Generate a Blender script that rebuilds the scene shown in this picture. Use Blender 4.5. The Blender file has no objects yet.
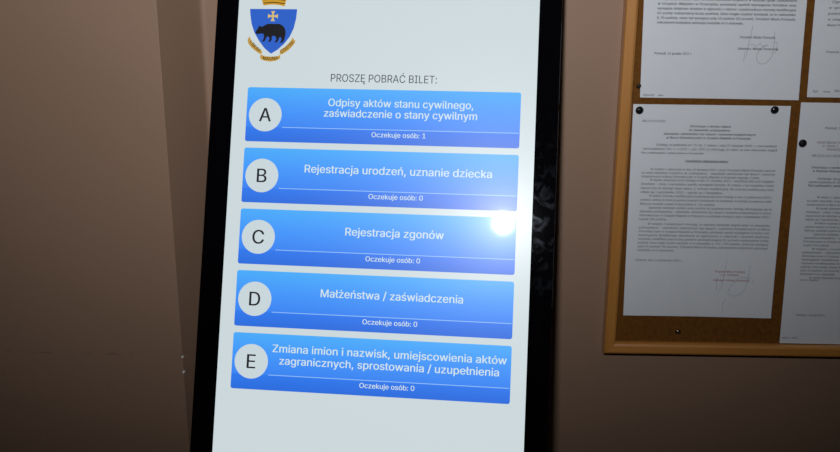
import bpy, bmesh, math, os, random
from mathutils import Vector, Matrix
from mathutils.geometry import delaunay_2d_cdt

random.seed(7)
SC = bpy.context.scene
COL = SC.collection

# ---------------------------------------------------------------- camera
EYE = Vector((0.0, 0.0, 1.62))            # lens position; the back wall is square to +Y
cam_data = bpy.data.cameras.new('camera')
cam_data.sensor_width = 36.0
cam_data.lens = 36.0 * 901.0 / 840.0
cam_data.clip_start = 0.01
cam = bpy.data.objects.new('camera', cam_data)
COL.objects.link(cam)
_r = Vector((0.99941065, 0.03397813, 0.00488233))
_d = Vector((0.0140834, -0.276152, -0.96101079))
_f = Vector((-0.03130509, 0.96051317, -0.27646778))
cam.matrix_world = Matrix(((_r.x, -_d.x, -_f.x, EYE.x), (_r.y, -_d.y, -_f.y, EYE.y),
                           (_r.z, -_d.z, -_f.z, EYE.z), (0, 0, 0, 1)))
SC.camera = cam

# ---------------------------------------------------------------- world, flash, exposure
world = bpy.data.worlds.new('world'); SC.world = world
world.use_nodes = True
world.node_tree.nodes['Background'].inputs[0].default_value = (0.9, 0.95, 1.0, 1)
world.node_tree.nodes['Background'].inputs[1].default_value = 0.0
flash_data = bpy.data.lights.new('camera_flash', 'SPOT')
flash_data.energy = 37.7
flash_data.color = (1.0, 0.985, 1.0)
flash_data.shadow_soft_size = 0.022
flash_data.spot_size = math.radians(130)
flash_data.spot_blend = 1.0
flash = bpy.data.objects.new('camera_flash', flash_data)
COL.objects.link(flash)
flash.location = EYE + Vector((-0.031, 0.078, 0.146))
FLASH_AIM = Vector((-0.05, 1.0, 0.25))
flash.rotation_euler = FLASH_AIM.to_track_quat('-Z', 'Y').to_euler()
SC.view_settings.view_transform = 'Standard'
SC.view_settings.look = 'None'
SC.view_settings.gamma = 1.0
SC.view_settings.use_curve_mapping = False
SC.view_settings.exposure = 0.0


# ---------------------------------------------------------------- helpers
def lin(c):
    c = c / 255.0
    return c / 12.92 if c <= 0.04045 else ((c + 0.055) / 1.055) ** 2.4


def rgb(r, g, b):
    return (lin(r), lin(g), lin(b), 1.0)


def new_mat(name):
    m = bpy.data.materials.new(name)
    m.use_nodes = True
    nt = m.node_tree
    return m, nt, nt.nodes['Principled BSDF']


def node(nt, kind, **kw):
    n = nt.nodes.new(kind)
    for k, v in kw.items():
        if k.startswith('i_'):
            n.inputs[k[2:].replace('_', ' ')].default_value = v
        else:
            setattr(n, k, v)
    return n


def simple_mat(name, col, rough=0.5, metal=0.0, spec=0.5):
    m, nt, p = new_mat(name)
    p.inputs['Base Color'].default_value = col
    p.inputs['Roughness'].default_value = rough
    p.inputs['Metallic'].default_value = metal
    p.inputs['Specular IOR Level'].default_value = spec
    n = node(nt, 'ShaderNodeTexNoise'); n.inputs['Scale'].default_value = 60.0
    b = node(nt, 'ShaderNodeBump'); b.inputs['Strength'].default_value = 0.03
    b.inputs['Distance'].default_value = 0.001
    nt.links.new(n.outputs['Fac'], b.inputs['Height'])
    nt.links.new(b.outputs['Normal'], p.inputs['Normal'])
    return m


GLASS_HALO_ROUGH = 0.21


def lcd_surface(p):
    """the front glass of the display: a sharp reflection over a wide soft haze"""
    p.inputs['Base Color'].default_value = (0.004, 0.004, 0.005, 1)
    p.inputs['Roughness'].default_value = GLASS_HALO_ROUGH
    p.inputs['Specular IOR Level'].default_value = 0.06
    p.inputs['Coat Weight'].default_value = 0.25
    p.inputs['Coat Roughness'].default_value = 0.035
    nt = p.id_data
    g = node(nt, 'ShaderNodeBsdfGlossy')
    g.inputs['Color'].default_value = (0.030, 0.031, 0.032, 1); g.inputs['Roughness'].default_value = 0.37
    a = node(nt, 'ShaderNodeAddShader')
    nt.links.new(p.outputs[0], a.inputs[0]); nt.links.new(g.outputs[0], a.inputs[1])
    nt.links.new(a.outputs[0], nt.nodes['Material Output'].inputs['Surface'])


def lcd_mat(name, col, strength=1.0):
    m, nt, p = new_mat(name)
    lcd_surface(p)
    p.inputs['Emission Color'].default_value = col
    p.inputs['Emission Strength'].default_value = strength
    return m


def obj(name, bm, mat, parent=None, smooth=False):
    """link a bmesh given in world coordinates as ONE object, under parent if given"""
    if parent is not None:
        bm.transform(parent.matrix_world.inverted())
    me = bpy.data.meshes.new(name)
    bm.to_mesh(me); bm.free()
    if smooth:
        for p in me.polygons:
            p.use_smooth = True
    me.materials.append(mat)
    o = bpy.data.objects.new(name, me)
    COL.objects.link(o)
    if parent is not None:
        o.parent = parent
    return o


def tag(o, label=None, cat=None, group=None, kind=None):
    for k, v in (('label', label), ('category', cat), ('group', group), ('kind', kind)):
        if v:
            o[k] = v
    return o


def empty(name, loc, rz=0.0):
    o = bpy.data.objects.new(name, None)
    COL.objects.link(o)
    o.empty_display_size = 0.1
    o.matrix_world = Matrix.Translation(loc) @ Matrix.Rotation(rz, 4, 'Z')
    return o


def box_bm(x0, y0, z0, x1, y1, z1, bevel=0.0, seg=2):
    bm = bmesh.new()
    bmesh.ops.create_cube(bm, size=1.0)
    for v in bm.verts:
        v.co = Vector((x0 + (v.co.x + .5) * (x1 - x0), y0 + (v.co.y + .5) * (y1 - y0), z0 + (v.co.z + .5) * (z1 - z0)))
    if bevel:
        bmesh.ops.bevel(bm, geom=bm.edges[:], offset=bevel, segments=seg, affect='EDGES', profile=0.5)
    return bm


def prism_bm(pts, offs):
    """closed solid between the outline pts (list of Vectors) and the same outline moved by offs"""
    bm = bmesh.new()
    a = [bm.verts.new(p) for p in pts]
    b = [bm.verts.new(p + offs) for p in pts]
    bm.faces.new(a); bm.faces.new(b[::-1])
    n = len(pts)
    for i in range(n):
        bm.faces.new((a[i], b[i], b[(i + 1) % n], a[(i + 1) % n]))
    bmesh.ops.recalc_face_normals(bm, faces=bm.faces)
    return bm


FONT = None
for base in (os.path.dirname(bpy.app.binary_path), bpy.utils.resource_path('LOCAL')):
    for sub in ('4.5/datafiles/fonts', 'datafiles/fonts'):
        pth = os.path.join(base, sub, 'Inter.woff2')
        if FONT is None and os.path.exists(pth):
            try:
                FONT = bpy.data.fonts.load(pth)
            except Exception:
                FONT = None


def raw_outline(body, res):
    """outline points of a piece of type at size 1 and its directed edges"""
    c = bpy.data.curves.new('glyphs', 'FONT')
    if FONT:
        c.font = FONT
    c.body = body; c.size = 1.0; c.resolution_u = res; c.fill_mode = 'NONE'
    o = bpy.data.objects.new('glyphs', c)
    COL.objects.link(o)
    me = bpy.data.meshes.new_from_object(o)
    vs = [(v.co.x, v.co.y) for v in me.vertices]
    es = [tuple(e.vertices) for e in me.edges]
    bpy.data.objects.remove(o); bpy.data.curves.remove(c); bpy.data.meshes.remove(me)
    return vs, es


def loops_of(vs, es):
    nb = {}
    for a, b in es:
        nb.setdefault(a, []).append(b); nb.setdefault(b, []).append(a)
    seen, out = set(), []
    for st in sorted(nb):
        if st in seen:
            continue
        lp = [st]; seen.add(st); cur = st; nxt = st + 1 if st + 1 in nb[st] else nb[st][0]
        while nxt not in seen:
            lp.append(nxt); seen.add(nxt)
            k = [q for q in nb[nxt] if q not in seen]
            if not k:
                break
            nxt = k[0]
        if len(lp) > 2:
            out.append([vs[i] for i in lp])
    return out


def winding(pt, loops):
    x, y = pt; w = 0
    for lp in loops:
        for (x0, y0), (x1, y1) in zip(lp, lp[1:] + lp[:1]):
            if (y0 <= y) != (y1 <= y) and x < x0 + (y - y0) * (x1 - x0) / (y1 - y0):
                w += 1 if y1 > y0 else -1
    return w


GLYPHS, BAR = {}, {}


def width_of(body, res=2):
    vs, _ = raw_outline(body, res)
    return min(v[0] for v in vs), max(v[0] for v in vs)


def glyph(ch, res):
    key = (ch, res)
    if key not in GLYPHS:
        if 'H' not in BAR:
            l, r = width_of('HH'); BAR['H'] = r - l
        l, r = width_of('H' + ch + 'H'); adv = (r - l) - BAR['H']
        if ch == ' ':
            GLYPHS[key] = ([], [], adv)
        else:
            vs, es = raw_outline(ch, res)
            lps = loops_of(vs, es)
            pts, eds = [], []
            for lp in lps:
                n0 = len(pts)
                pts += [Vector(p) for p in lp]
                eds += [(n0 + i, n0 + (i + 1) % len(lp)) for i in range(len(lp))]
            ov, _oe, of, *_ = delaunay_2d_cdt(pts, eds, [], 0, 1e-6)
            keep = []
            for f in of:
                c = [sum(ov[i][q] for i in f) / len(f) for q in (0, 1)]
                if winding(c, lps) != 0:
                    keep.append(tuple(f))
            GLYPHS[key] = ([tuple(v) for v in ov], keep, adv)
    return GLYPHS[key]


def text_geo(body, bold=0.0, res=3):
    """flat glyph geometry at size 1; bold strikes every letter twice, that far apart"""
    vs, fs, x = [], [], 0.0
    for ch in body:
        gv, gf, adv = glyph(ch, res)
        for dx in ((0.0, bold) if bold else (0.0,)):
            n0 = len(vs)
            vs += [Vector((v[0] + x + dx, v[1], 0)) for v in gv]
            fs += [tuple(i + n0 for i in f) for f in gf]
        x += adv * (1.5 if ch == ' ' and res == 1 else 1.0)
    used = sorted({i for f in fs for i in f})
    mp = {i: k for k, i in enumerate(used)}
    vs = [vs[i] for i in used]
    fs = [tuple(mp[i] for i in f) for f in fs]
    xs = [v.x for v in vs]
    return vs, fs, min(xs), max(xs)


CAP = 0.509 if FONT else 0.682


def add_text(bm, place, body, xl, xr, base, cap, bold=0.0, res=3):
    """set one line of type from xl to xr (xr None: natural width), baseline at base (y down), cap height cap"""
    vs, fs, x0, x1 = text_geo(body, bold, res)
    s = cap / CAP
    sx = s if xr is None else (xr - xl) / (x1 - x0)
    nv = [bm.verts.new(place(xl + (v.x - x0) * sx, base - v.y * s)) for v in vs]
    for f in fs:
        try:
            bm.faces.new([nv[i] for i in f])
        except ValueError:
            pass


# ---------------------------------------------------------------- wall, wood, cork, paper materials
def wall_material():
    m, nt, p = new_mat('beige_wall_paint')
    L = nt.links.new
    geo = node(nt, 'ShaderNodeNewGeometry')
    big = node(nt, 'ShaderNodeTexNoise'); big.inputs['Scale'].default_value = 2.2; big.inputs['Detail'].default_value = 3
    L(geo.outputs['Position'], big.inputs['Vector'])
    ramp = node(nt, 'ShaderNodeValToRGB')
    ramp.color_ramp.elements[0].position = 0.3; ramp.color_ramp.elements[1].position = 0.7
    ramp.color_ramp.elements[0].color = (0.300, 0.195, 0.134, 1)
    ramp.color_ramp.elements[1].color = (0.326, 0.210, 0.145, 1)
    L(big.outputs['Fac'], ramp.inputs['Fac'])
    sep = node(nt, 'ShaderNodeSeparateXYZ'); L(geo.outputs['Position'], sep.inputs[0])

    def ellipse(cx, cz, rx, rz, warp=0.0):
        def sub(sock, c, r):
            a = node(nt, 'ShaderNodeMath', operation='SUBTRACT'); L(sock, a.inputs[0]); a.inputs[1].default_value = c
            b = node(nt, 'ShaderNodeMath', operation='DIVIDE'); L(a.outputs[0], b.inputs[0]); b.inputs[1].default_value = r
            q = node(nt, 'ShaderNodeMath', operation='POWER'); L(b.outputs[0], q.inputs[0]); q.inputs[1].default_value = 2.0
            return q.outputs[0]
        s = node(nt, 'ShaderNodeMath', operation='ADD')
        L(sub(sep.outputs['X'], cx, rx), s.inputs[0]); L(sub(sep.outputs['Z'], cz, rz), s.inputs[1])
        k = node(nt, 'ShaderNodeMapRange'); k.inputs['From Min'].default_value = 0.4; k.inputs['From Max'].default_value = 1.0
        k.inputs['To Min'].default_value = 1.0; k.inputs['To Max'].default_value = 0.0
        L(s.outputs[0], k.inputs['Value'])
        return k.outputs[0]

    col = ramp.outputs['Color']
    fine = node(nt, 'ShaderNodeTexNoise'); fine.inputs['Scale'].default_value = 55.0; fine.inputs['Detail'].default_value = 2
    L(geo.outputs['Position'], fine.inputs['Vector'])
    fr = node(nt, 'ShaderNodeMapRange'); fr.inputs['From Min'].default_value = 0.5; fr.inputs['From Max'].default_value = 0.62
    L(fine.outputs['Fac'], fr.inputs['Value'])
    for (cx, cz, rx, rz, amt, c, broken) in WALL_MARKS:
        e = ellipse(cx, cz, rx, rz)
        f = node(nt, 'ShaderNodeMath', operation='MULTIPLY'); L(e, f.inputs[0]); f.inputs[1].default_value = amt
        out = f.outputs[0]
        if broken:
            g = node(nt, 'ShaderNodeMath', operation='MULTIPLY'); L(out, g.inputs[0]); L(fr.outputs[0], g.inputs[1]); out = g.outputs[0]
        mx = node(nt, 'ShaderNodeMixRGB'); mx.inputs['Color2'].default_value = c
        L(out, mx.inputs['Fac']); L(col, mx.inputs['Color1']); col = mx.outputs['Color']
    L(col, p.inputs['Base Color'])
    p.inputs['Roughness'].default_value = 0.60
    p.inputs['Specular IOR Level'].default_value = 0.38
    tex = node(nt, 'ShaderNodeTexNoise'); tex.inputs['Scale'].default_value = 170.0; tex.inputs['Detail'].default_value = 4
    L(geo.outputs['Position'], tex.inputs['Vector'])
    b = node(nt, 'ShaderNodeBump'); b.inputs['Strength'].default_value = 0.10; b.inputs['Distance'].default_value = 0.002
    L(tex.outputs['Fac'], b.inputs['Height']); L(b.outputs['Normal'], p.inputs['Normal'])
    return m


def wood_material(name, scale):
    m, nt, p = new_mat(name)
    L = nt.links.new
    geo = node(nt, 'ShaderNodeNewGeometry')
    mp = node(nt, 'ShaderNodeMapping'); mp.inputs['Scale'].default_value = scale
    L(geo.outputs['Position'], mp.inputs['Vector'])
    n = node(nt, 'ShaderNodeTexNoise'); n.inputs['Scale'].default_value = 1.0; n.inputs['Detail'].default_value = 6
    n.inputs['Roughness'].default_value = 0.65
    L(mp.outputs[0], n.inputs['Vector'])
    r = node(nt, 'ShaderNodeValToRGB')
    r.color_ramp.elements[0].position = 0.3; r.color_ramp.elements[1].position = 0.72
    r.color_ramp.elements[0].color = (0.46, 0.190, 0.028, 1)
    r.color_ramp.elements[1].color = (0.61, 0.275, 0.056, 1)
    L(n.outputs['Fac'], r.inputs['Fac']); L(r.outputs['Color'], p.inputs['Base Color'])
    p.inputs['Roughness'].default_value = 0.40
    p.inputs['Specular IOR Level'].default_value = 0.8
    p.inputs['Coat Weight'].default_value = 1.0
    p.inputs['Coat Roughness'].default_value = 0.42
    b = node(nt, 'ShaderNodeBump'); b.inputs['Strength'].default_value = 0.12; b.inputs['Distance'].default_value = 0.001
    L(n.outputs['Fac'], b.inputs['Height']); L(b.outputs['Normal'], p.inputs['Normal'])
    return m


def cork_material():
    m, nt, p = new_mat('brown_cork')
    L = nt.links.new
    geo = node(nt, 'ShaderNodeNewGeometry')
    v = node(nt, 'ShaderNodeTexVoronoi'); v.inputs['Scale'].default_value = 320.0
    n = node(nt, 'ShaderNodeTexNoise'); n.inputs['Scale'].default_value = 140.0; n.inputs['Detail'].default_value = 5
    L(geo.outputs['Position'], v.inputs['Vector']); L(geo.outputs['Position'], n.inputs['Vector'])
    r = node(nt, 'ShaderNodeValToRGB')
    r.color_ramp.elements[0].position = 0.3; r.color_ramp.elements[1].position = 0.75
    r.color_ramp.elements[0].color = (0.105, 0.038, 0.005, 1)
    r.color_ramp.elements[1].color = (0.17, 0.068, 0.010, 1)
    mx = node(nt, 'ShaderNodeMath', operation='MULTIPLY_ADD'); mx.inputs[1].default_value = 0.25
    L(v.outputs['Distance'], mx.inputs[0]); L(n.outputs['Fac'], mx.inputs[2])
    L(mx.outputs[0], r.inputs['Fac']); L(r.outputs['Color'], p.inputs['Base Color'])
    p.inputs['Roughness'].default_value = 0.85
    p.inputs['Specular IOR Level'].default_value = 0.2
    b = node(nt, 'ShaderNodeBump'); b.inputs['Strength'].default_value = 0.3; b.inputs['Distance'].default_value = 0.001
    L(n.outputs['Fac'], b.inputs['Height']); L(b.outputs['Normal'], p.inputs['Normal'])
    return m


WALL_Y = 1.240          # face of the wall behind the kiosk
STEP_Y = 1.158          # face of the thicker wall on the left
INNER_X = -0.3371       # inner corner of the splayed step
EDGE_X = -0.32129 * STEP_Y

# scuffs on the paint: (x, z, half width, half height, amount, colour, broken up)
_dark = (0.20, 0.13, 0.10, 1)
_white = (0.95, 0.95, 0.93, 1)
WALL_MARKS = [
    (-0.500, 1.0925, 0.150, 0.0020, 0.6, _dark, True),
    (-0.621, 1.0953, 0.004, 0.0024, 0.45, _dark, False),
    (-0.504, 1.0923, 0.003, 0.0016, 0.3, _dark, False),
    (-0.461, 1.0908, 0.0034, 0.0020, 0.4, _dark, False),
    (-0.4454, 1.0888, 0.0024, 0.0018, 0.4, _dark, False),
    (-0.4838, 1.0439, 0.0030, 0.0036, 0.3, _dark, False),
    (0.2154, 1.0515, 0.0040, 0.0024, 0.3, _dark, False),
    (EDGE_X, 1.0895, 0.0017, 0.0024, 1.0, _white, False),
    (EDGE_X, 1.0664, 0.0018, 0.0026, 1.0, _white, False),
]
M_WALL = wall_material()
M_WOOD_V = wood_material('light_oak_upright', (90, 90, 5))
M_WOOD_H = wood_material('light_oak_rail', (5, 90, 90))
M_CORK = cork_material()
M_CEIL = simple_mat('white_ceiling_paint', (0.72, 0.71, 0.68, 1), 0.8)
M_FLOOR, _nt, _p = new_mat('grey_floor_tile')
_b = node(_nt, 'ShaderNodeTexBrick', offset=0.0)
_b.inputs['Scale'].default_value = 1.0; _b.inputs['Brick Width'].default_value = 0.4; _b.inputs['Row Height'].default_value = 0.4
_b.inputs['Mortar Size'].default_value = 0.004
_b.inputs['Color1'].default_value = (0.20, 0.18, 0.16, 1); _b.inputs['Color2'].default_value = (0.22, 0.20, 0.175, 1)
_b.inputs['Mortar'].default_value = (0.08, 0.075, 0.07, 1)
_g = node(_nt, 'ShaderNodeNewGeometry')
_nt.links.new(_g.outputs['Position'], _b.inputs['Vector']); _nt.links.new(_b.outputs['Color'], _p.inputs['Base Color'])
_p.inputs['Roughness'].default_value = 0.35

# ---------------------------------------------------------------- the room
X0, X1, Y0, H = -2.2, 2.6, -3.2, 2.75
tag(obj('floor', box_bm(X0, Y0, -0.1, X1, WALL_Y, 0.0), M_FLOOR), kind='structure')
tag(obj('ceiling', box_bm(X0, Y0, H, X1, WALL_Y, H + 0.1), M_CEIL), kind='structure')
tag(obj('wall_back', box_bm(X0, WALL_Y, -0.1, X1, WALL_Y + 0.15, H + 0.1), M_WALL), kind='structure')
tag(obj('wall_right', box_bm(X1, Y0, -0.1, X1 + 0.15, WALL_Y + 0.15, H + 0.1), M_WALL), kind='structure')
tag(obj('wall_front', box_bm(X0, Y0 - 0.15, -0.1, X1, Y0, H + 0.1), M_WALL), kind='structure')
tag(obj('wall_side', box_bm(X0 - 0.15, Y0, -0.1, X0, WALL_Y + 0.15, H + 0.1), M_WALL), kind='structure')
_sd = Vector((INNER_X - EDGE_X, WALL_Y - STEP_Y, 0)).normalized()
_pc = Vector((INNER_X, WALL_Y, 0)); _pa = _pc - _sd * 0.006; _pb = _pc + Vector((0.006, 0, 0))
FILLET = [_pa * (1 - t) ** 2 + _pc * 2 * t * (1 - t) + _pb * t * t for t in [i / 8 for i in range(9)]]
_bm = prism_bm([Vector((X0, WALL_Y, 0)), Vector((X0, STEP_Y, 0)), Vector((EDGE_X, STEP_Y, 0))] + FILLET, Vector((0, 0, H)))
_e = [e for e in _bm.edges if all(abs(v.co.x - EDGE_X) < 1e-5 and abs(v.co.y - STEP_Y) < 1e-5 for v in e.verts)]
bmesh.ops.bevel(_bm, geom=_e, offset=0.0006, segments=2, affect='EDGES', profile=0.5)
tag(obj('wall_left', _bm, M_WALL), kind='structure')


# ---------------------------------------------------------------- the kiosk
K = 0.92
PO = EYE + K * Vector((-0.27064676, 1.20360175, -0.15595071))
PU = Vector((0.99668814, -0.0813188, 0.0))
PV = Vector((-0.02805277, -0.34383024, -0.9386127))
PN = Vector((-0.07632686, -0.93550415, 0.34497274))       # out of the glass
KYAW = math.atan2(PU.y, PU.x)


def PP(u, v, w=0.0):
    """point of the display face; u right and v down in millimetres of the menu layout, w out of the glass in metres"""
    return PO + K * 0.001 * (u * PU + (1.0028 * v + 0.2) * PV) + w * PN


def at(w):
    return lambda u, v: PP(u, v, w)


def rrect(u0, v0, u1, v1, r, n=5):
    pts = []
    for cx, cy, a0 in ((u1 - r, v0 + r, -90), (u1 - r, v1 - r, 0), (u0 + r, v1 - r, 90), (u0 + r, v0 + r, 180)):
        for i in range(n + 1):
            a = math.radians(a0 + 90 * i / n)
            pts.append((cx + r * math.cos(a), cy + r * math.sin(a)))
    return pts


def flat_bm(pts2, w):
    bm = bmesh.new()
    f = bm.faces.new([bm.verts.new(PP(u, v, w)) for u, v in pts2])
    f.normal_update()
    if f.normal.dot(PN) < 0:
        f.normal_flip()
    bmesh.ops.triangulate(bm, faces=[f])
    return bm


def text_bm(lines, w, bold=0.0):
    bm = bmesh.new()
    for body, xl, xr, base, cap in lines:
        add_text(bm, at(w), body, xl, xr, base, cap, bold, 6)
    return bm


def circle_pts(cx, cy, r, n=48):
    return [(cx + r * math.cos(2 * math.pi * i / n), cy + r * math.sin(2 * math.pi * i / n)) for i in range(n)]


M_BODY = simple_mat('black_powder_coated_steel', (0.012, 0.012, 0.013, 1), 0.45, 0.0)
M_PED = simple_mat('dark_grey_pedestal_steel', (0.05, 0.05, 0.053, 1), 0.4, 0.6)

M_BEZEL, _nt, _p = new_mat('black_bezel_glass')
_p.inputs['Base Color'].default_value = (0.0015, 0.0015, 0.0025, 1)
_p.inputs['Roughness'].default_value = 0.04
_p.inputs['Specular IOR Level'].default_value = 0.35
_g = node(_nt, 'ShaderNodeNewGeometry')
_w = node(_nt, 'ShaderNodeTexNoise'); _w.inputs['Scale'].default_value = 48.0; _w.inputs['Detail'].default_value = 5; _w.inputs['Distortion'].default_value = 1.6
_nt.links.new(_g.outputs['Position'], _w.inputs['Vector'])
_q = node(_nt, 'ShaderNodeMapRange'); _q.inputs['From Min'].default_value = 0.50; _q.inputs['From Max'].default_value = 0.85
_q.inputs['To Min'].default_value = 0.0; _q.inputs['To Max'].default_value = 0.35
_nt.links.new(_w.outputs['Fac'], _q.inputs['Value'])
_s = node(_nt, 'ShaderNodeBsdfGlossy')
_s.inputs['Color'].default_value = (0.012, 0.014, 0.017, 1); _s.inputs['Roughness'].default_value = 0.17
_m = node(_nt, 'ShaderNodeMixShader')
_nt.links.new(_q.outputs[0], _m.inputs['Fac'])
_nt.links.new(_p.outputs[0], _m.inputs[1]); _nt.links.new(_s.outputs[0], _m.inputs[2])
_nt.links.new(_m.outputs[0], _nt.nodes['Material Output'].inputs['Surface'])

M_LCD_WHITE = lcd_mat('lit_screen_white', (0.605, 0.690, 0.712, 1))
M_BADGE = lcd_mat('lit_badge_white', (0.585, 0.68, 0.715, 1))
M_LCD_TEXT_GREY = lcd_mat('lit_screen_grey_type', (0.07, 0.08, 0.09, 1))
M_LCD_TEXT_BLACK = lcd_mat('lit_screen_black_type', (0.012, 0.013, 0.015, 1))
M_LCD_TEXT_WHITE = lcd_mat('lit_screen_white_type', (0.63, 0.76, 0.80, 1))
M_LCD_LINE = lcd_mat('lit_screen_divider', rgb(150, 196, 246))
M_SHIELD = lcd_mat('lit_shield_blue', rgb(42, 95, 198))
M_GOLD = lcd_mat('lit_gold', rgb(200, 150, 38))
M_RIBBON = lcd_mat('lit_ribbon_gold', rgb(192, 150, 62))
M_CROSS = lcd_mat('lit_cross_gold', rgb(214, 186, 118))
M_BEAR = lcd_mat('lit_bear_black', rgb(18, 18, 22))
M_MOTTO = lcd_mat('lit_motto_brown', rgb(62, 38, 6))

M_BTN, _nt, _p = new_mat('lit_blue_button')
lcd_surface(_p)
_c = node(_nt, 'ShaderNodeTexCoord'); _s = node(_nt, 'ShaderNodeSeparateXYZ')
_nt.links.new(_c.outputs['Generated'], _s.inputs[0])
_r2 = node(_nt, 'ShaderNodeValToRGB')
_cr = _r2.color_ramp
_cr.elements[0].position = 0.0; _cr.elements[0].color = rgb(42, 107, 220)
_cr.elements[1].position = 1.0; _cr.elements[1].color = rgb(74, 172, 250)
for _pos, _colr in ((0.255, rgb(47, 120, 236)), (0.275, rgb(58, 132, 242)), (0.62, rgb(66, 150, 250))):
    _e = _cr.elements.new(_pos); _e.color = _colr
_nt.links.new(_s.outputs['Z'], _r2.inputs['Fac'])
_nt.links.new(_r2.outputs['Color'], _p.inputs['Emission Color'])
_p.inputs['Emission Strength'].default_value = 1.0

UC = 181.7
_base = PP(UC, 690, -0.13)
kiosk = empty('ticket_kiosk', Vector((_base.x, _base.y, 0.0)), KYAW)
tag(kiosk, 'black queue ticket kiosk with a large lit touch screen listing five blue buttons', 'kiosk')

# housing: a shallow steel tray behind the glass, and the sloping pedestal that carries it
U0, U1, V0, V1 = -50.2, 413.0, -205.0, 660.0
bm = prism_bm([PP(u, v, -0.040) for u, v in rrect(U0 + 2, V0 + 2, U1 - 2, V1 - 2, 9)], PN * 0.0365)
obj('screen_housing', bm, M_BODY, kiosk)
bm = prism_bm([PP(u, v, -0.0035) for u, v in rrect(U0, V0, U1, V1, 8)], PN * 0.0035)
_edges = [e for e in bm.edges if all((v.co - PO).dot(PN) > -0.0001 for v in e.verts)]
bmesh.ops.bevel(bm, geom=_edges, offset=0.0012, segments=2, affect='EDGES', profile=0.5)
bezel = obj('glass_bezel', bm, M_BEZEL, kiosk)
_back = Vector((PU.y, -PU.x, 0)) * -1.0                      # horizontal, towards the wall
_t, _l = PP(UC, 120, -0.042), PP(UC, 640, -0.042)
_pz = lambda p, dy, z: Vector((p.x, p.y, 0)) + _back * dy + Vector((0, 0, z))
prof = [_t, _l, _pz(_l, 0.015, _l.z - 0.10), _pz(_l, 0.03, 0.015), _pz(_l, 0.235, 0.015), _pz(_l, 0.235, _t.z - 0.05)]
bm = prism_bm([p - PU * 0.13 for p in prof], PU * 0.26)
bmesh.ops.bevel(bm, geom=bm.edges[:], offset=0.004, segments=2, affect='EDGES', profile=0.5)
ped = obj('pedestal', bm, M_PED, kiosk)
_c0 = _pz(_l, 0.115, 0.0)
bm = prism_bm([_c0 + PU * a + _back * b for a, b in rrect(-0.24, -0.20, 0.24, 0.15, 0.03)], Vector((0, 0, 0.015)))
obj('base_plate', bm, M_PED, kiosk)

# the lit display and what it shows
screen = obj('screen', flat_bm([(-19.3, -160), (383.8, -160), (383.8, 556), (-19.3, 556)], 0.0003), M_LCD_WHITE, kiosk)
tag(screen, 'white lit display area')
obj('heading_text', text_bm([('PROSZĘ POBRAĆ BILET:', 112.2, 253.6, -9.6, 10.2)], 0.0007, 0.008), M_LCD_TEXT_GREY, kiosk)

BUTTONS = [
    ('A', [('Odpisy aktów stanu cywilnego,', 110.5, 302.9, 23.2, 9.8), ('zaświadczenie o stany cywilnym', 105.4, 308.2, 37.4, 9.8)], '1'),
    ('B', [('Rejestracja urodzeń, uznanie dziecka', 83.4, 330.4, 31.0, 10.2)], '0'),
    ('C', [('Rejestracja zgonów', 142.1, 271.5, 30.7, 10.2)], '0'),
    ('D', [('Małżeństwa / zaświadczenia', 113.6, 299.7, 30.7, 10.2)], '0'),
    ('E', [('Zmiana imion i nazwisk, umiejscowienia aktów', 53.5, 358.4, 23.4, 9.8), ('zagranicznych, sprostowania / uzupełnienia', 63.4, 349.1, 38.9, 9.8)], '0'),
]
for i, (letter, title, count) in enumerate(BUTTONS):
    dv = 81.4 * i
    b = obj('menu_button', flat_bm(rrect(0.0, dv, 364.0, dv + 72.9, 3.0), 0.0005), M_BTN, kiosk)
    tag(b, 'blue menu button lettered %s' % letter)
    bl = []
    bl.append(('badge', flat_bm(circle_pts(25.9, 36.8 + dv, 22.4), 0.0007), M_BADGE))
    lb = text_bm([(letter, 0, None, 36.8 + dv + 9.0, 18.0)], 0.0009, 0.018)
    # centre the letter on its badge
    us = [(v.co - PO).dot(PU) / (K * 0.001) for v in lb.verts]
    sh = 25.9 - (min(us) + max(us)) / 2
    for v in lb.verts:
        v.co += PU * (sh * K * 0.001)
    bl.append(('badge_letter', lb, M_LCD_TEXT_BLACK))
    bl.append(('title_text', text_bm([(t, a, c, d + dv, e) for t, a, c, d, e in title], 0.0007, 0.022), M_LCD_TEXT_WHITE))
    bl.append(('divider', flat_bm([(49.8, 52.8 + dv), (362.5, 52.8 + dv), (362.5, 53.7 + dv), (49.8, 53.7 + dv)], 0.0007), M_LCD_LINE))
    bl.append(('count_text', text_bm([('Oczekuje osób: ' + count, 170.5, 242.0, 63.1 + dv, 6.4)], 0.0007, 0.02), M_LCD_TEXT_WHITE))
    for nm, g, mt in bl:
        g.transform(kiosk.matrix_world.inverted())
        me = bpy.data.meshes.new(nm); g.to_mesh(me); g.free(); me.materials.append(mt)
        o = bpy.data.objects.new(nm, me); COL.objects.link(o); o.parent = b

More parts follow.
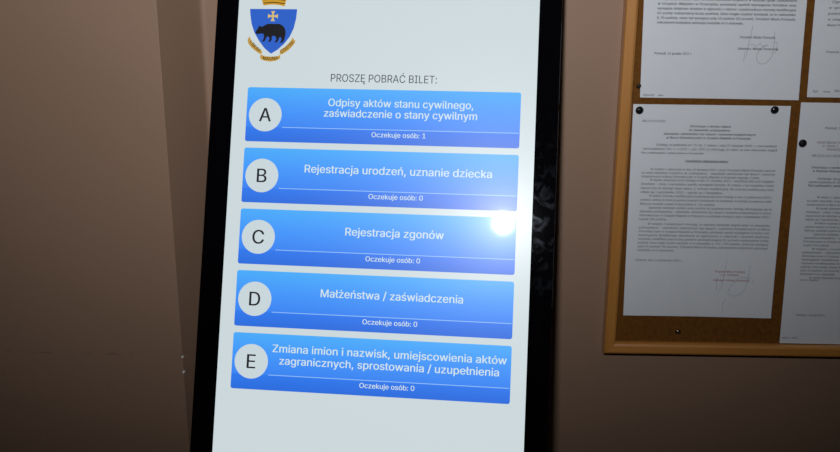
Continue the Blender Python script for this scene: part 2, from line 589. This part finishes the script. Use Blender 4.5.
SHIELD = [(-2.6, -106.1), (-1.5, -96.6), (0.6, -85.7), (4.9, -74.2), (11.8, -62.7), (19.9, -52.6), (28.9, -45.3), (37.6, -51.0), (46.2, -59.4), (52.9, -69.0), (57.5, -80.4), (60.0, -93.4), (60.7, -106.3)]
BEAR = [(5.9, -73.6), (6.6, -76.0), (8.8, -79.5), (10.2, -82.7), (11.7, -83.6), (13.4, -82.1), (16.1, -82.8), (20.3, -85.6), (24.2, -86.4), (31.3, -86.3), (37.6, -86.6), (42.5, -84.3), (45.8, -80.9), (47.5, -76.2), (47.5, -71.5), (46.7, -67.6), (45.6, -63.3), (43.4, -60.7), (40.3, -60.7), (41.7, -62.8), (42.4, -65.6), (41.0, -68.4), (39.5, -68.2), (38.1, -64.3), (36.3, -61.2), (32.8, -61.1), (34.2, -63.1), (35.3, -65.8), (33.9, -69.3), (29.9, -70.1), (28.8, -68.1), (29.0, -64.6), (27.2, -61.8), (23.7, -61.7), (25.1, -63.7), (25.8, -66.5), (24.4, -68.8), (22.1, -68.8), (20.7, -65.6), (18.9, -62.0), (15.0, -62.0), (16.8, -64.0), (17.8, -66.7), (18.0, -70.3), (16.7, -72.6), (13.1, -72.9), (10.0, -72.1), (6.8, -72.4)]
RIB_L = [(-1.8, -69.3), (-4.4, -63.8), (-3.0, -59.3), (1.0, -54.4), (6.8, -49.6), (11.5, -46.5), (16.2, -44.3), (16.4, -49.3), (12.1, -52.2), (7.3, -55.9), (2.4, -60.8), (0.2, -63.9)]
RIB_M = [(14.0, -42.5), (15.2, -38.2), (20.3, -36.1), (28.6, -34.9), (36.7, -36.4), (42.0, -39.4), (41.7, -44.1), (37.2, -42.4), (28.7, -41.6), (20.9, -42.1), (15.7, -44.1)]
RIB_R = [(57.5, -68.9), (55.9, -64.4), (52.6, -60.1), (48.3, -55.5), (41.7, -51.1), (40.8, -44.3), (45.2, -45.7), (52.2, -50.4), (57.3, -55.8), (60.7, -60.4), (61.6, -63.7), (59.1, -65.3)]
CROWN = [(12.0, -119.5), (15.1, -111.1), (21.9, -112.3), (29.4, -112.7), (37.0, -112.0), (44.0, -110.3), (46.4, -120.5), (49.5, -134.2), (43.0, -127.3), (37.1, -135.4), (32.8, -126.5), (28.0, -137.4), (24.5, -126.4), (18.5, -135.2), (14.8, -127.0), (6.8, -133.7)]
SHIELD = [(28.9 + (u - 28.9) * 1.025, v - 0.4) for u, v in SHIELD]
arms = obj('coat_of_arms', flat_bm(SHIELD, 0.0007), M_SHIELD, kiosk)
tag(arms, 'blue city shield with a black bear under a gold cross')


def sub_part(nm, bm, mt, par):
    bm.transform(kiosk.matrix_world.inverted())
    me = bpy.data.meshes.new(nm); bm.to_mesh(me); bm.free(); me.materials.append(mt)
    o = bpy.data.objects.new(nm, me); COL.objects.link(o); o.parent = par
    return o


sub_part('bear', flat_bm(BEAR, 0.0009), M_BEAR, arms)
sub_part('crown', flat_bm(CROWN, 0.0009), M_GOLD, arms)
_bands = bmesh.new()
for _v in (-113.6, -118.2):
    _f = _bands.faces.new([_bands.verts.new(PP(u, v, 0.0011)) for u, v in ((14.6, _v - 0.2), (29.0, _v - 1.5), (44.2, _v + 0.2), (44.4, _v - 1.0), (29.0, _v - 2.7), (14.2, _v - 1.4))])
bmesh.ops.triangulate(_bands, faces=_bands.faces[:])
sub_part('crown_bands', _bands, M_MOTTO, arms)
cx, cy = 28.8, -96.9
arm = []
for k in range(4):
    a = math.radians(90 * k)
    for du, dvv in ((1.2, 1.2), (1.5, 4.4), (3.2, 6.6), (0.9, 6.9), (-0.9, 6.9), (-3.2, 6.6), (-1.5, 4.4)):
        arm.append((cx + du * math.cos(a) - dvv * math.sin(a), cy + du * math.sin(a) + dvv * math.cos(a)))
bm = flat_bm(arm, 0.0009)
sub_part('gold_cross', bm, M_CROSS, arms)
bm = bmesh.new()
for poly in (RIB_L, RIB_M, RIB_R):
    bm.faces.new([bm.verts.new(PP(u, v, 0.0009)) for u, v in poly])
bmesh.ops.triangulate(bm, faces=bm.faces[:])
sub_part('ribbon', bm, M_RIBBON, arms)
bm = bmesh.new()
for body, (a0, b0), (a1, b1), sag in (('LIBERA', (-1.0, -60.6), (12.6, -47.9), 0.9), ('MAGNA', (18.6, -37.6), (39.0, -38.2), 1.0), ('CIVITAS', (43.4, -46.6), (59.4, -60.8), 0.9)):
    ln = math.hypot(a1 - a0, b1 - b0); dx, dy = (a1 - a0) / ln, (b1 - b0) / ln

    def plc(x, y, a0=a0, b0=b0, dx=dx, dy=dy, ln=ln, sag=sag):
        y += sag * (1 - (2 * x / ln - 1) ** 2)
        return PP(a0 + x * dx - y * dy, b0 + x * dy + y * dx, 0.0011)
    add_text(bm, plc, body, 0.0, ln, 0.0, 4.3, 0.03)
sub_part('motto_text', bm, M_MOTTO, arms)


# ---------------------------------------------------------------- the notice board
def WP(x, z, y):
    """a point measured on the plane 1.22 m out (z from eye height), pushed to depth y"""
    return Vector((x * y / 1.22, y, EYE.z + z * y / 1.22))


FRONT = 1.218                       # front face of the oak rails
CORK_Y = 1.229
BX0, BZ0 = 0.2293, EYE.z - 0.5410   # outer lower left corner of the frame
BX1, BZ1 = 1.36, 1.92
RW = 0.0168
board = empty('notice_board', Vector(((BX0 + BX1) / 2, WALL_Y, BZ0)))
TILT = Matrix.Translation((BX0, 0, BZ0)) @ Matrix.Rotation(math.radians(-0.1), 4, 'Y') @ Matrix.Translation((-BX0, 0, -BZ0))
tag(board, 'brown cork notice board in a light oak frame, hung on the beige wall', 'notice board')
bm = box_bm(BX0 + 0.004, CORK_Y, BZ0 + 0.004, BX1 - 0.004, WALL_Y - 0.001, BZ1 - 0.004)
bm.transform(TILT)
obj('cork_panel', bm, M_CORK, board)


def rail(p0, p1, inward, mat):
    """mitred rail along p0-p1 in the xz plane; inward is the unit vector to the board's middle"""
    d = (p1 - p0).normalized()
    # cross section: (distance inwards, y)
    sec = [(0.0, WALL_Y - 0.0005), (0.0, FRONT + 0.004), (0.0012, FRONT + 0.0012), (0.0035, FRONT), (RW - 0.004, FRONT + 0.0006), (RW - 0.0012, FRONT + 0.0025), (RW, FRONT + 0.006), (RW, WALL_Y - 0.0005)]
    bm = bmesh.new()
    a = [bm.verts.new(Vector((p0.x, y, p0.z)) + inward * s + d * s) for s, y in sec]
    b = [bm.verts.new(Vector((p1.x, y, p1.z)) + inward * s - d * s) for s, y in sec]
    n = len(sec)
    for i in range(n):
        bm.faces.new((a[i], b[i], b[(i + 1) % n], a[(i + 1) % n]))
    bm.faces.new(a); bm.faces.new(b[::-1])
    bmesh.ops.recalc_face_normals(bm, faces=bm.faces)
    bm.transform(TILT)
    return obj('frame_rail', bm, mat, board)


c00, c10, c11, c01 = Vector((BX0, 0, BZ0)), Vector((BX1, 0, BZ0)), Vector((BX1, 0, BZ1)), Vector((BX0, 0, BZ1))
rail(c00, c01, Vector((1, 0, 0)), M_WOOD_V)
rail(c00, c10, Vector((0, 0, 1)), M_WOOD_H)
rail(c10, c11, Vector((-1, 0, 0)), M_WOOD_V)
rail(c01, c11, Vector((0, 0, -1)), M_WOOD_H)

# ---------------------------------------------------------------- the sheets of paper
M_PAPER, _nt, _p = new_mat('white_office_paper')
_n = node(_nt, 'ShaderNodeTexNoise'); _n.inputs['Scale'].default_value = 9.0
_rp = node(_nt, 'ShaderNodeValToRGB')
_rp.color_ramp.elements[0].color = (0.715, 0.765, 0.815, 1); _rp.color_ramp.elements[1].color = (0.76, 0.81, 0.86, 1)
_nt.links.new(_n.outputs['Fac'], _rp.inputs['Fac']); _nt.links.new(_rp.outputs['Color'], _p.inputs['Base Color'])
_p.inputs['Roughness'].default_value = 0.7
_p.inputs['Specular IOR Level'].default_value = 0.2
M_INK = simple_mat('black_printer_ink', (0.13, 0.135, 0.145, 1), 0.7)
M_BOLD = simple_mat('heavy_printer_ink', (0.05, 0.052, 0.058, 1), 0.7)
M_RED = simple_mat('red_stamp_ink', (0.45, 0.12, 0.13, 1), 0.7)
M_PENCIL = simple_mat('grey_pen_ink', (0.24, 0.245, 0.25, 1), 0.6)
M_PEN = simple_mat('blue_pen_ink', (0.26, 0.31, 0.44, 1), 0.6)


class Sheet:
    """a sheet on the cork: tl, tr, bl corners on the board plane; x right and y down in metres on the sheet"""

    def __init__(self, tl, tr, bl, curl, label, y=1.2275):
        self.y = y
        self.o = Vector((tl[0], 0, EYE.z + tl[1])); self.o.x = tl[0] * y / 1.22; self.o.z = EYE.z + tl[1] * y / 1.22
        k = y / 1.22
        self.ex = Vector(((tr[0] - tl[0]) * k, 0, (tr[1] - tl[1]) * k))
        self.ey = Vector(((bl[0] - tl[0]) * k, 0, (bl[1] - tl[1]) * k))
        self.w, self.h = self.ex.length, self.ey.length
        self.ex.normalize(); self.ey.normalize()
        self.curl = curl
        bm = bmesh.new()
        nx, ny = 12, 16
        lay = [[[bm.verts.new(self.P(self.w * i / nx, self.h * j / ny, t)) for i in range(nx + 1)] for j in range(ny + 1)] for t in (0.0002, 0.0)]
        for q, g in enumerate(lay):
            for j in range(ny):
                for i in range(nx):
                    f = (g[j][i], g[j + 1][i], g[j + 1][i + 1], g[j][i + 1])
                    bm.faces.new(f if q == 0 else f[::-1])
        rim = lambda g: g[0][:-1] + [r[-1] for r in g[:-1]] + g[-1][:0:-1] + [r[0] for r in g[:0:-1]]
        ra, rb = rim(lay[0]), rim(lay[1])
        for i in range(len(ra)):
            bm.faces.new((ra[i], ra[(i + 1) % len(ra)], rb[(i + 1) % len(ra)], rb[i]))
        self.root = empty('paper_notice', self.P(self.w / 2, self.h, 0.0))
        tag(self.root, label, 'paper', 'printed notices pinned to the cork board')
        obj('sheet', bm, M_PAPER, self.root)

    def P(self, x, y, out):
        fx, fy = x / self.w, y / self.h
        c = self.curl
        lift = c[0] * max(0, fy - .55) ** 2 * 4 * max(0, .5 - fx) * 2 + c[1] * max(0, fy - .55) ** 2 * 4 * max(0, fx - .5) * 2 \
            + c[2] * max(0, .3 - fy) ** 2 * 11 * max(0, fx - .4)
        return self.o + self.ex * x + self.ey * y + Vector((0, self.y - lift - out, 0)) * 1.0

    def print(self, name, lines, mat, bold=0.0):
        bm = bmesh.new()
        for t, xl, xr, base, cap in lines:
            add_text(bm, lambda x, y: self.P(x, y, 0.0005), t, xl, xr, base, cap, bold, 1)
        return obj(name, bm, mat, self.root)

    def stroke(self, name, paths, wd, mat):
        bm = bmesh.new()
        for pts in paths:
            # smooth the path
            sm = []
            for i in range(len(pts) - 1):
                p0 = pts[max(i - 1, 0)]; p1 = pts[i]; p2 = pts[i + 1]; p3 = pts[min(i + 2, len(pts) - 1)]
                for k in range(6):
                    t = k / 6
                    sm.append(tuple(0.5 * (2 * p1[q] + (p2[q] - p0[q]) * t + (2 * p0[q] - 5 * p1[q] + 4 * p2[q] - p3[q]) * t * t + (3 * p1[q] - p0[q] - 3 * p2[q] + p3[q]) * t ** 3) for q in (0, 1)))
            sm.append(pts[-1])
            prev = None
            for i, (x, y) in enumerate(sm):
                a = sm[max(i - 1, 0)]; b = sm[min(i + 1, len(sm) - 1)]
                tx, ty = b[0] - a[0], b[1] - a[1]; l = math.hypot(tx, ty) or 1
                nx, ny = -ty / l * wd / 2, tx / l * wd / 2
                cur = (bm.verts.new(self.P(x + nx, y + ny, 0.0006)), bm.verts.new(self.P(x - nx, y - ny, 0.0006)))
                if prev:
                    bm.faces.new((prev[0], prev[1], cur[1], cur[0]))
                prev = cur
        return obj(name, bm, mat, self.root)


def block(paras, xl, xr, y0, pitch, cap, indent=0.012, gap=0.0):
    """justified paragraphs; each is a list of lines, a last line marked by a trailing '|' keeps its natural width"""
    out = []; y = y0
    for para in paras:
        for i, t in enumerate(para):
            l = xl + (indent if i == 0 else 0)
            if t.endswith('|'):
                out.append((t[:-1], l, l + (xr - xl) * len(t) / 100.0, y, cap))
            else:
                out.append((t, l, xr, y, cap))
            y += pitch
        y += gap
    return out


BODY = [
    ['W związku z ogłoszonym w dniu 12 września 2023 r. przez Prezydenta Miasta Przemyśla naborem', 'na wolne stanowisko urzędnicze ds. podinspektora - stanowisko: administrator baz danych i systemów', 'komputerowych w Biurze Informatycznym w Urzędzie Miejskim w Przemyślu wpłynęły 3 oferty.|'],
    ['W wyniku dokonania przez Komisję w dniu 27 września 2023 r. weryfikacji ofert pod względem', 'formalnym - oferty 2 kandydatów spełniły wymagania formalne. W związku z tym kandydaci zostali', 'dopuszczeni do dalszego etapu naboru, tj. rozmowy kwalifikacyjnej. Na rozmowę kwalifikacyjną, która', 'odbyła się 2 października 2023 r., zgłosiło się 2 kandydatów.|'],
    ['W trakcie rozmowy kwalifikacyjnej przeprowadzonej przez Komisję w dniu 2 października 2023 r.', 'oceniono wiedzę na temat przepisów prawnych niezbędnych na stanowisku do którego prowadzono nabór.', 'Wybrany kandydat uzyskał liczbę punktów tj. 104 punktów.|'],
    ['Zgłoszony kandydat uzyskał sumę punktów do uzyskania przez Komisję dokonującego się na', 'stanowisku podinspektora - stanowisko: administrator baz danych i systemów komputerowych w Biurze', 'Informatycznym w Urzędzie Miejskim w Przemyślu na podstawie Komisji w dniu 2 października 2023 r.', 'uzyskał 104 punktów.|'],
    ['W związku z powyższym informuję, że wybrany kandydat wygrał nabór na stanowisko', 'podinspektora - stanowisko: administrator baz danych i systemów komputerowych w Biurze', 'Informatycznym w Urzędzie Miejskim w Przemyślu, ponieważ spełnił wymagania formalne oraz', 'wymagania dodatkowe określone w ogłoszeniu o naborze i uzyskał podczas', 'rozmowy kwalifikacyjnej liczbę punktów przewyższającą 50 procent maksymalnej liczby', 'punktów, która mogła uzyskać kandydat za to stanowisko, tj. 104 z 130 punktów, zatem był wymagany', 'próg 65 punktów (50 procent). Prezydent Miasta Przemyśla zaakceptował kandydaturę wybranego', 'kandydata na to stanowisko.|'],
]

# the middle sheet: whole page in view
s = Sheet((0.2467, -0.1761), (0.4564, -0.1767), (0.2532, -0.4801), (0.0015, 0.0025, 0.0), 'white typed notice hung whole on the cork board, red stamp and signature at foot')
PX = 0.3042 / 212.0            # metres on the sheet per image pixel of height
yy = lambda py: (py - 104) * PX * 0.987
s.print('printed_text', [('OR.2110.7.2023', 0.013, 0.044, yy(121), 0.0029)]
        + [('Działając na podstawie art. 13 ust. 2 ustawy z dnia 21 listopada 2008 r. o pracownikach', 0.034, 0.197, yy(144.0), 0.0031),
           ('samorządowych (Dz. U. z 2022 r. poz. 530 t.j.) informuję, że nabór na w/w stanowisko wygrał', 0.016, 0.198, yy(148.0), 0.0031)]
        + block(BODY[:1], 0.016, 0.198, yy(168.2), 0.0052, 0.0031)
        + block(BODY[1:2], 0.016, 0.198, yy(179.0), 0.0058, 0.0031)
        + block(BODY[2:3], 0.016, 0.198, yy(195.0), 0.0058, 0.0031)
        + block(BODY[3:4], 0.016, 0.198, yy(207.0), 0.0056, 0.0031)
        + block(BODY[4:5], 0.016, 0.198, yy(223.6), 0.00555, 0.0031)
        + [('Przemyśl, dnia 3 października 2023 r.', 0.014, 0.079, yy(261.5), 0.0031)], M_INK, 0.014)
s.print('bold_text', [('Informacja o wyniku naboru', 0.078, 0.133, yy(125.6), 0.0031),
                      ('na stanowisko podinspektora', 0.077, 0.132, yy(129.3), 0.0031),
                      ('stanowisko: administrator baz danych i systemów komputerowych', 0.043, 0.167, yy(133.2), 0.0031),
                      ('w Biurze Informatycznym w Urzędzie Miejskim w Przemyślu', 0.047, 0.161, yy(136.9), 0.0031),
                      ('Pan podinspektor zamieszkały w Przemyślu.', 0.014, 0.100, yy(151.8), 0.0023),
                      ('Uzasadnienie dokonanego wyboru', 0.075, 0.133, yy(159.6), 0.0031),
                      ('___________________________________', 0.075, 0.133, yy(159.7), 0.0031)], M_BOLD, 0.03)
s.print('red_stamp', [('Prezydent Miasta Przemyśla', 0.127, 0.169, yy(272.2), 0.0031), ('z up. Prezydenta', 0.135, 0.160, yy(275.6), 0.0031), ('Sekretarz Miasta Przemyśla', 0.125, 0.176, yy(281.3), 0.0031)], M_RED, 0.016)
s.stroke('signature', [
    [(0.1420, yy(260)), (0.1405, yy(272)), (0.1380, yy(285)), (0.1350, yy(292))],
    [(0.1310, yy(277)), (0.1305, yy(284)), (0.1305, yy(291))],
    [(0.1760, yy(264)), (0.1745, yy(270)), (0.1730, yy(283)), (0.1670, yy(293)), (0.1560, yy(297)), (0.1470, yy(293)), (0.1530, yy(284)), (0.1640, yy(277)), (0.1780, yy(278))],
    [(0.1815, yy(279)), (0.1812, yy(283))],
    [(0.1450, yy(299)), (0.1415, yy(306)), (0.1415, yy(312))]], 0.00045, M_PEN)

# the sheet above it: only the foot of the page in view
s2 = Sheet((0.2460, -0.1670 + 0.297), (0.4560, -0.1686 + 0.297), (0.2546, -0.1670), (0.002, 0.003, 0.0), 'white typed notice across the top edge of the photo with a grey pen signature')
h2 = s2.h
y2 = lambda py: h2 - (98.5 - py) * 0.00131
P2 = [['Komisja przeprowadziła nabór na wolne stanowisko urzędnicze w Wydziale Spraw Obywatelskich', 'w Urzędzie Miejskim w Przemyślu, ponieważ spełnił wymagania formalne oraz', 'wymagania dodatkowe określone w ogłoszeniu o naborze i uzyskał podczas rozmowy kwalifikacyjnej', '42 punkty maksymalnej liczby punktów, która mogła uzyskać kandydat za to stanowisko', 'tj. 30 punktów, zatem był wymagany próg 18 punktów (50 procent). Prezydent Miasta Przemyśla', 'zaakceptował kandydaturę wybranego kandydata na to stanowisko.|']]
s2.print('printed_text', block([BODY[1], BODY[2], BODY[3]], 0.018, 0.196, 0.075, 0.0057, 0.0030)
         + block(P2, 0.018, 0.198, y2(0.8), 0.0060, 0.0031, 0.0)
         + [('Przemyśl, 14 grudnia 2023 r.', 0.017, 0.066, y2(54.5), 0.0031),
            ('Prezydent Miasta Przemyśla', 0.128, 0.174, y2(37.2), 0.0031), ('Sekretarz Miasta Przemyśla', 0.126, 0.179, y2(48.6), 0.0031)], M_BOLD, 0.03)
s2.print('bold_text', [('Informacja o wyniku naboru', 0.075, 0.135, 0.030, 0.0031), ('w Urzędzie Miejskim w Przemyślu', 0.070, 0.140, 0.037, 0.0031)], M_BOLD, 0.03)
s2.stroke('signature', [
    [(0.1435, y2(25)), (0.1420, y2(34)), (0.1395, y2(45)), (0.1380, y2(56))],
    [(0.1360, y2(50)), (0.1350, y2(61))],
    [(0.1400, y2(44)), (0.1450, y2(43)), (0.1500, y2(45)), (0.1550, y2(42)), (0.1590, y2(45)), (0.1640, y2(43))],
    [(0.1730, y2(30)), (0.1730, y2(42)), (0.1710, y2(55)), (0.1630, y2(62)), (0.1540, y2(61)), (0.1520, y2(53)), (0.1590, y2(45)), (0.1660, y2(44))],
    [(0.1730, y2(41)), (0.1770, y2(41)), (0.1765, y2(50)), (0.1730, y2(51))]], 0.00045, M_PENCIL)
s2.stroke('handwriting', [[(0.004 + 0.0016 * i, y2(97 - (2.0 if i % 2 else 0.3) - 0.4 * math.sin(i * 2.3))) for i in range(10)],
                          [(0.024 + 0.0014 * i, y2(97 - (1.8 if i % 2 else 0.2))) for i in range(6)]], 0.0006, M_INK)

# the sheet at the upper right
s3 = Sheet((0.4655, -0.1645 + 0.297), (0.6755, -0.1655 + 0.297), (0.4752, -0.1645), (0.002, 0.002, 0.0), 'white typed notice in the top right corner of the photo, handwritten note at its foot')
h3 = s3.h
y3 = lambda py: h3 - (97.3 - py) * 0.00131
s3.print('printed_text', block([BODY[1], BODY[2], BODY[3], BODY[4][:4]], 0.028, 0.196, 0.085, 0.0057, 0.0030)
         + block([['(Zgodnie z art. 13 ust. 2 ustawy z dnia 21 listopada 2008 r. o pracownikach', 'w sprawie naboru na wolne stanowisko urzędnicze, który zgłosił się do', 'punktów przewyższającą próg wymagany przez Komisję dokonującą się', 'w związku z powyższym informuję, że kandydat wygrał nabór na to miejsce', 'Miasta Przemyśla.|']], 0.0185, 0.196, y3(3.5), 0.0074, 0.0030, 0.004)
         + [('Przemyśl, 14 grudnia 2023 r.', 0.0205, 0.075, y3(52.5), 0.0028)], M_INK, 0.022)
s3.stroke('handwriting', [[(0.007 + 0.0014 * i, y3(92.5 - (2.2 if i % 2 else 0.2) - 0.5 * math.sin(i * 1.7))) for i in range(6)],
                          [(0.021 + 0.0013 * i, y3(92.5 - (1.6 if i % 2 else 0.3))) for i in range(8)],
                          [(0.036 + 0.0013 * i, y3(92 - (2.6 if i % 2 else 0.3))) for i in range(6)]], 0.0006, M_INK)

# the long sheet at the right
s4 = Sheet((0.4691, -0.1717), (0.6792, -0.1727), (0.4798, -0.5190), (0.001, 0.002, 0.0), 'long white typed notice with a pale red stamp near its head, cut by photo edge')
PX4 = s4.h / 243.0
y4 = lambda py: (py - 102.4) * PX4 * 0.987
s4.print('printed_text', [('Przemyśl, 7 grudnia 2023 r.', 0.035, 0.085, y4(127.5), 0.0030), ('OR.2110.14.1.2023', 0.021, 0.059, y4(154.5), 0.0032),
                          ('Działając na podstawie art. 13 ust. 2 ustawy z dnia 21 listopada 2008 r. o', 0.032, 0.196, y4(177), 0.0032),
                          ('samorządowych (Dz. U. z 2022 r. poz. 530 t.j.) informuję, że nabór na w/w', 0.020, 0.196, y4(180.5), 0.0032)]
         + block([BODY[0], BODY[1], BODY[2], BODY[3], BODY[4], BODY[1][:1]], 0.0205, 0.196, y4(195.5), 0.00535, 0.0029, 0.013)
         + [('oraz w to stanowisko.', 0.021, 0.048, y4(281), 0.0032), ('Przemyśl, 7 grudnia 2023 r.', 0.020, 0.062, y4(318.5), 0.0032)], M_INK, 0.022)
s4.print('bold_text', [('Informacja o wyniku naboru na wolne stanowisko', 0.022, 0.120, y4(166), 0.0031), ('w Wydziale Rozwoju Miasta', 0.024, 0.075, y4(169.5), 0.0031),
                       ('Pani podinspektor zamieszkała w Przemyślu.', 0.020, 0.100, y4(184), 0.0032)], M_BOLD, 0.03)
s4.print('red_stamp', [('URZĄD MIEJSKI W PRZEMYŚLU', 0.026, 0.080, y4(141.5), 0.0030), ('ul. Rynek 1, Przemyśl', 0.034, 0.074, y4(144.8), 0.0030), ('Wydział 3', 0.040, 0.066, y4(148), 0.0030)],
         simple_mat('pale_red_stamp_ink', (0.62, 0.30, 0.32, 1), 0.7), 0.006)
s4.stroke('handwriting', [[(0.003 + 0.0013 * i, y4(343.5 - (1.6 if i % 2 else 0.2))) for i in range(9)], [(0.017 + 0.0013 * i, y4(343.5 - (2.0 if i % 2 else 0.2))) for i in range(7)]], 0.0007, M_PEN)

# ---------------------------------------------------------------- push pins
M_PIN = simple_mat('black_plastic_pin', (0.010, 0.010, 0.012, 1), 0.14)
M_STEEL = simple_mat('dark_steel_pin', (0.16, 0.13, 0.11, 1), 0.12, 0.9)


def push_pin(x, z, r, mat, label, surf=1.2270, tilt=0.0):
    """domed thumb tack: cap, rim and the point in the cork, one turned solid"""
    bm = bmesh.new()
    prof = [(0.0, 0.62), (0.35, 0.58), (0.65, 0.46), (0.88, 0.26), (1.0, 0.06), (0.97, -0.04), (0.80, -0.08), (0.10, -0.08), (0.08, -0.55), (0.0, -0.62)]
    n = 24
    rings = []
    for rr, h in prof:
        if rr == 0.0:
            rings.append([bm.verts.new((0, -h * r, 0))])
        else:
            rings.append([bm.verts.new((rr * r * math.cos(2 * math.pi * k / n), -h * r, rr * r * math.sin(2 * math.pi * k / n))) for k in range(n)])
    for a, b in zip(rings[:-1], rings[1:]):
        for k in range(n):
            q = [a[k % len(a)], a[(k + 1) % len(a)], b[(k + 1) % len(b)], b[k % len(b)]]
            u = []
            for v in q:
                if v not in u:
                    u.append(v)
            bm.faces.new(u)
    bmesh.ops.recalc_face_normals(bm, faces=bm.faces)
    bm.transform(Matrix.Rotation(tilt, 4, 'X'))
    o = obj('push_pin', bm, mat, None, True)
    p = WP(x, z, surf)
    o.location = (p.x, surf - 0.09 * r, p.z)
    tag(o, label, 'push pin', 'push pins in the cork board')
    return o


push_pin(0.2555, -0.1845, 0.0055, M_PIN, 'black push pin in the upper left corner of the whole typed notice')
push_pin(0.4353, -0.1822, 0.0056, M_PIN, 'black push pin in the upper right corner of the whole typed notice', tilt=0.15)
push_pin(0.4778, -0.2271, 0.0056, M_PIN, 'black push pin on the left edge of the long notice at right')
push_pin(0.3337, -0.5045, 0.0042, M_STEEL, 'small dark steel push pin alone on bare cork below the whole typed notice', 1.2288, tilt=0.2)
push_pin(0.2523, -0.1518, 0.0034, M_STEEL, 'small steel push pin at the left edge of the upper notice beside the oak frame')
